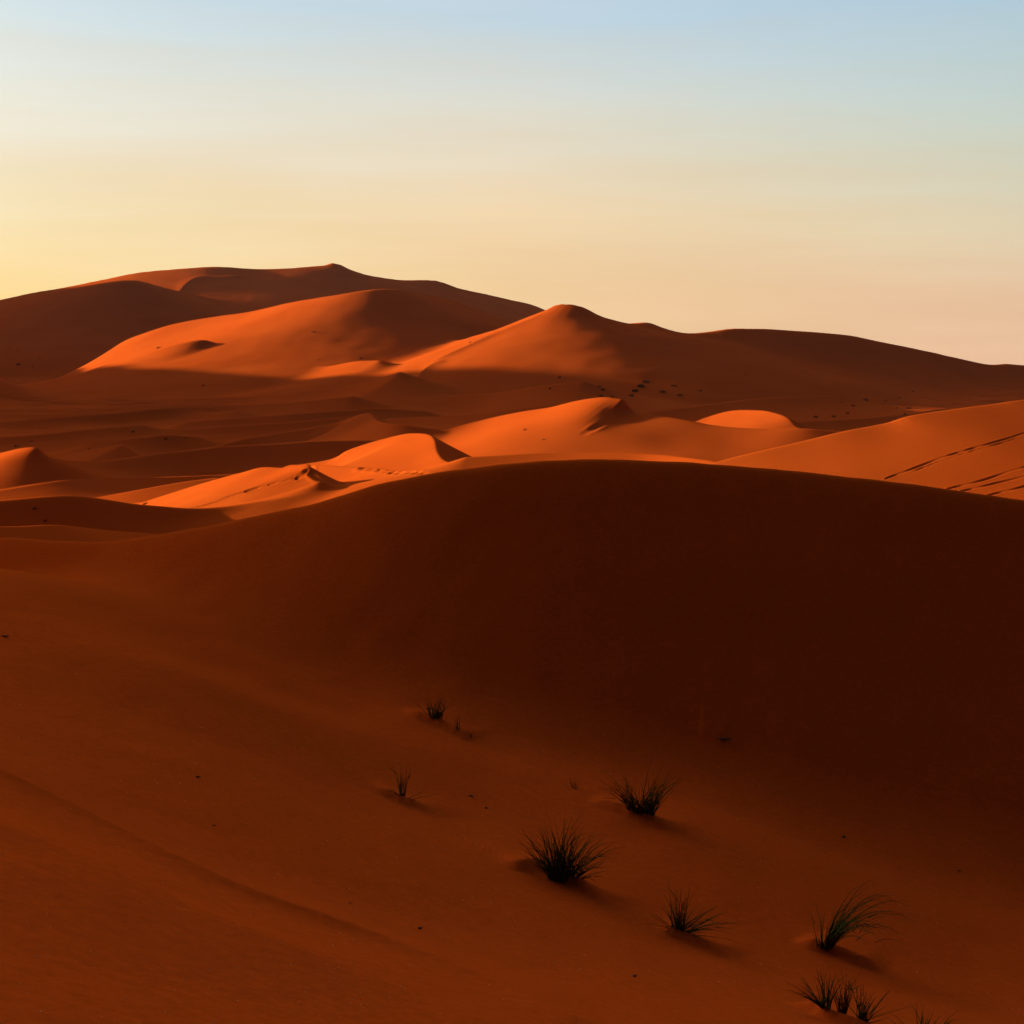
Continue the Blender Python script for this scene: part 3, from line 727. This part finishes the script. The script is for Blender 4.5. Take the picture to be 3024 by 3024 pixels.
# thin veils: bend the elevation a little with stretched noise
mp = nd(nt, 'ShaderNodeMapping'); mp.inputs['Scale'].default_value = (2.0, 2.0, 26); mp.inputs['Rotation'].default_value = (0, math.radians(2.5), 0)
nt.links.new(norm.outputs[0], mp.inputs['Vector'])
cn = nd(nt, 'ShaderNodeTexNoise'); cn.inputs['Scale'].default_value = 1.4; cn.inputs['Detail'].default_value = 5; cn.inputs['Roughness'].default_value = .55
nt.links.new(mp.outputs[0], cn.inputs['Vector'])
cm = nd(nt, 'ShaderNodeMath', operation='MULTIPLY_ADD'); cm.inputs[1].default_value = .06; cm.inputs[2].default_value = -.030
nt.links.new(cn.outputs['Fac'], cm.inputs[0])
ad = nd(nt, 'ShaderNodeMath', operation='ADD'); nt.links.new(sep.outputs['Z'], ad.inputs[0]); nt.links.new(cm.outputs[0], ad.inputs[1])
elev = nd(nt, 'ShaderNodeMapRange'); elev.inputs['From Min'].default_value = 0; elev.inputs['From Max'].default_value = .5
nt.links.new(ad.outputs[0], elev.inputs['Value'])
#SKY_BEGIN
# position .5 of the ramps = 14.5 degrees up (the top of the photo)
sun_side = ramp([(0, (255, 212, 132)), (.10, (255, 220, 150)), (.19, (246, 224, 176)), (.27, (240, 226, 198)), (.36, (230, 228, 214)), (.48, (205, 223, 230)), (.72, (200, 210, 222)), (1, (205, 208, 215))])
mid_side = ramp([(0, (238, 196, 146)), (.10, (244, 206, 156)), (.22, (243, 214, 172)), (.36, (223, 220, 206)), (.48, (190, 211, 224)), (.72, (195, 205, 220)), (1, (205, 208, 215))])
off_side = ramp([(0, (232, 186, 150)), (.10, (232, 194, 160)), (.20, (222, 206, 174)), (.30, (204, 210, 194)), (.40, (186, 206, 208)), (.48, (174, 202, 220)), (.72, (190, 202, 218)), (1, (205, 208, 215))])
back_side = ramp([(0, (20, 12, 12)), (.2, (17, 13, 14)), (.5, (14, 13, 17)), (1, (12, 12, 18))])
#SKY_END
# azimuth measure: dot with horizontal sun direction
hl = nd(nt, 'ShaderNodeVectorMath', operation='MULTIPLY'); hl.inputs[1].default_value = (1, 1, 0); nt.links.new(norm.outputs[0], hl.inputs[0])
hn = nd(nt, 'ShaderNodeVectorMath', operation='NORMALIZE'); nt.links.new(hl.outputs[0], hn.inputs[0])
def azdot(deg):
    a = math.radians(deg)
    d = nd(nt, 'ShaderNodeVectorMath', operation='DOT_PRODUCT'); d.inputs[1].default_value = (math.sin(a), math.cos(a), 0)
    nt.links.new(hn.outputs[0], d.inputs[0]); return d.outputs['Value']
def step(val, a, b, smooth=True):
    r = nd(nt, 'ShaderNodeMapRange', interpolation_type='SMOOTHSTEP' if smooth else 'LINEAR')
    r.inputs['From Min'].default_value = a; r.inputs['From Max'].default_value = b
    nt.links.new(val, r.inputs['Value']); return r.outputs['Result']
def mix(f, a, b):
    m = nd(nt, 'ShaderNodeMix', data_type='RGBA'); nt.links.new(f, m.inputs['Factor']); nt.links.new(a, m.inputs['A']); nt.links.new(b, m.inputs['B']); return m.outputs['Result']
c = mix(step(azdot(-90), math.sin(math.radians(-20)), math.sin(math.radians(0)), False), off_side.outputs['Color'], mid_side.outputs['Color'])
c = mix(step(azdot(-90), math.sin(math.radians(0)), math.sin(math.radians(20)), False), c, sun_side.outputs['Color'])
BACK_A, BACK_B = .85, .1
# added sky band above the frame fills the near slope; zenith dimmed for shade
def col(v):
    n = nd(nt, 'ShaderNodeRGB'); n.outputs[0].default_value = v; return n.outputs[0]
fill_band = nd(nt, 'ShaderNodeMix', data_type='RGBA', blend_type='MULTIPLY'); fill_band.inputs['Factor'].default_value = 1
nt.links.new(c, fill_band.inputs['A']); nt.links.new(mix(step(sep.outputs['Z'], .28, .42), col((1, 1, 1, 1)), col((FILL_GAIN, FILL_GAIN * .92, FILL_GAIN * .82, 1))), fill_band.inputs['B'])
c = mix(step(sep.outputs['Z'], .50, .70), fill_band.outputs['Result'], col((.03, .035, .06, 1)))
stv = nd(nt, 'ShaderNodeMapRange'); stv.inputs['From Min'].default_value = .3; stv.inputs['From Max'].default_value = .7; stv.inputs['To Min'].default_value = .955; stv.inputs['To Max'].default_value = 1.035
nt.links.new(cn.outputs['Fac'], stv.inputs['Value'])
stc = nd(nt, 'ShaderNodeVectorMath', operation='SCALE'); nt.links.new(c, stc.inputs[0]); nt.links.new(stv.outputs['Result'], stc.inputs['Scale']); c = stc.outputs[0]
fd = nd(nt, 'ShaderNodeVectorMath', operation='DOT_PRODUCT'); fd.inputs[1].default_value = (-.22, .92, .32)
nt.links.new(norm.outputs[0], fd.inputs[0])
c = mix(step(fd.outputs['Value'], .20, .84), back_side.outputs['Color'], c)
sc_ = nd(nt, 'ShaderNodeMix', data_type='RGBA', blend_type='MULTIPLY'); sc_.inputs['Factor'].default_value = 1
k = 1 / 2 ** EXPO / .1
sc_.inputs['B'].default_value = (k, k, k, 1); nt.links.new(c, sc_.inputs['A'])
# added fill lobe in the sky left of the frame, brightening shaded sand
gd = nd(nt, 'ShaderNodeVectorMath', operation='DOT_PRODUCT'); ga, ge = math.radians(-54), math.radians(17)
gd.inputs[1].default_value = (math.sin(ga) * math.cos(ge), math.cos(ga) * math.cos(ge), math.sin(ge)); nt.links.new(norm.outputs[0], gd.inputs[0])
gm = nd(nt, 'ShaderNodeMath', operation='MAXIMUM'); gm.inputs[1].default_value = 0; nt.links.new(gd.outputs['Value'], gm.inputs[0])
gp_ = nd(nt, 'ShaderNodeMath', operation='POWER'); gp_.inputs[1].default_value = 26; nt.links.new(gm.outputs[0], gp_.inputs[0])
gs = nd(nt, 'ShaderNodeVectorMath', operation='SCALE'); gs.inputs[0].default_value = (FILL_LOBE * k, FILL_LOBE * .70 * k, FILL_LOBE * .42 * k); nt.links.new(gp_.outputs[0], gs.inputs['Scale'])
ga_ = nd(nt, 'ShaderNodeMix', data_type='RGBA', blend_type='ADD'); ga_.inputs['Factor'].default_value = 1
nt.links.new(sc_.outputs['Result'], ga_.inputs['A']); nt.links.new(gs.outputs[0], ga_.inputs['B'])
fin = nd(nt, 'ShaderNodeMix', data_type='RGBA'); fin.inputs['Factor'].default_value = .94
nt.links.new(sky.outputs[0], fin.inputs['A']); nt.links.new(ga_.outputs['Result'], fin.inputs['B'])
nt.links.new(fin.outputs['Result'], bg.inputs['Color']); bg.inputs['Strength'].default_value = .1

hm = bpy.data.meshes.new('haze'); x_, y_, z0_, z1_ = 9500, 9500, -60, 150
hm.from_pydata([(-x_, -y_, z0_), (x_, -y_, z0_), (x_, y_, z0_), (-x_, y_, z0_), (-x_, -y_, z1_), (x_, -y_, z1_), (x_, y_, z1_), (-x_, y_, z1_)], [],
               [(3, 2, 1, 0), (4, 5, 6, 7), (0, 1, 5, 4), (1, 2, 6, 5), (2, 3, 7, 6), (3, 0, 4, 7)])
hz = bpy.data.materials.new('haze'); hz.use_nodes = True; hz.node_tree.nodes.clear()
ho = nd(hz.node_tree, 'ShaderNodeOutputMaterial'); hv = nd(hz.node_tree, 'ShaderNodeVolumePrincipled')
hv.inputs['Color'].default_value = (.95, .74, .68, 1); hv.inputs['Density'].default_value = HAZE
hz.node_tree.links.new(hv.outputs[0], ho.inputs['Volume']); hm.materials.append(hz)
tag(link(bpy.data.objects.new('haze', hm)), 'thin evening dust haze over the dunes', kind='stuff')
S.cycles.volume_bounces = 0

S.view_settings.view_transform = 'Standard'; S.view_settings.look = 'None'; S.view_settings.exposure = EXPO; S.view_settings.gamma = 1
S.render.engine = 'CYCLES'; S.cycles.use_denoising = True
S.cycles.max_bounces = 5; S.cycles.diffuse_bounces = 3

cam = bpy.data.cameras.new("camera"); cam.sensor_width = 36; cam.lens = 36 * F / 3024; cam.clip_start = .1; cam.clip_end = 20000
co_ = link(bpy.data.objects.new("camera", cam)); co_.location = (0, 0, 0); co_.rotation_euler = (math.pi / 2 - PITCH, 0, 0)
S.camera = co_
print("script", round(time.time() - T0, 1))
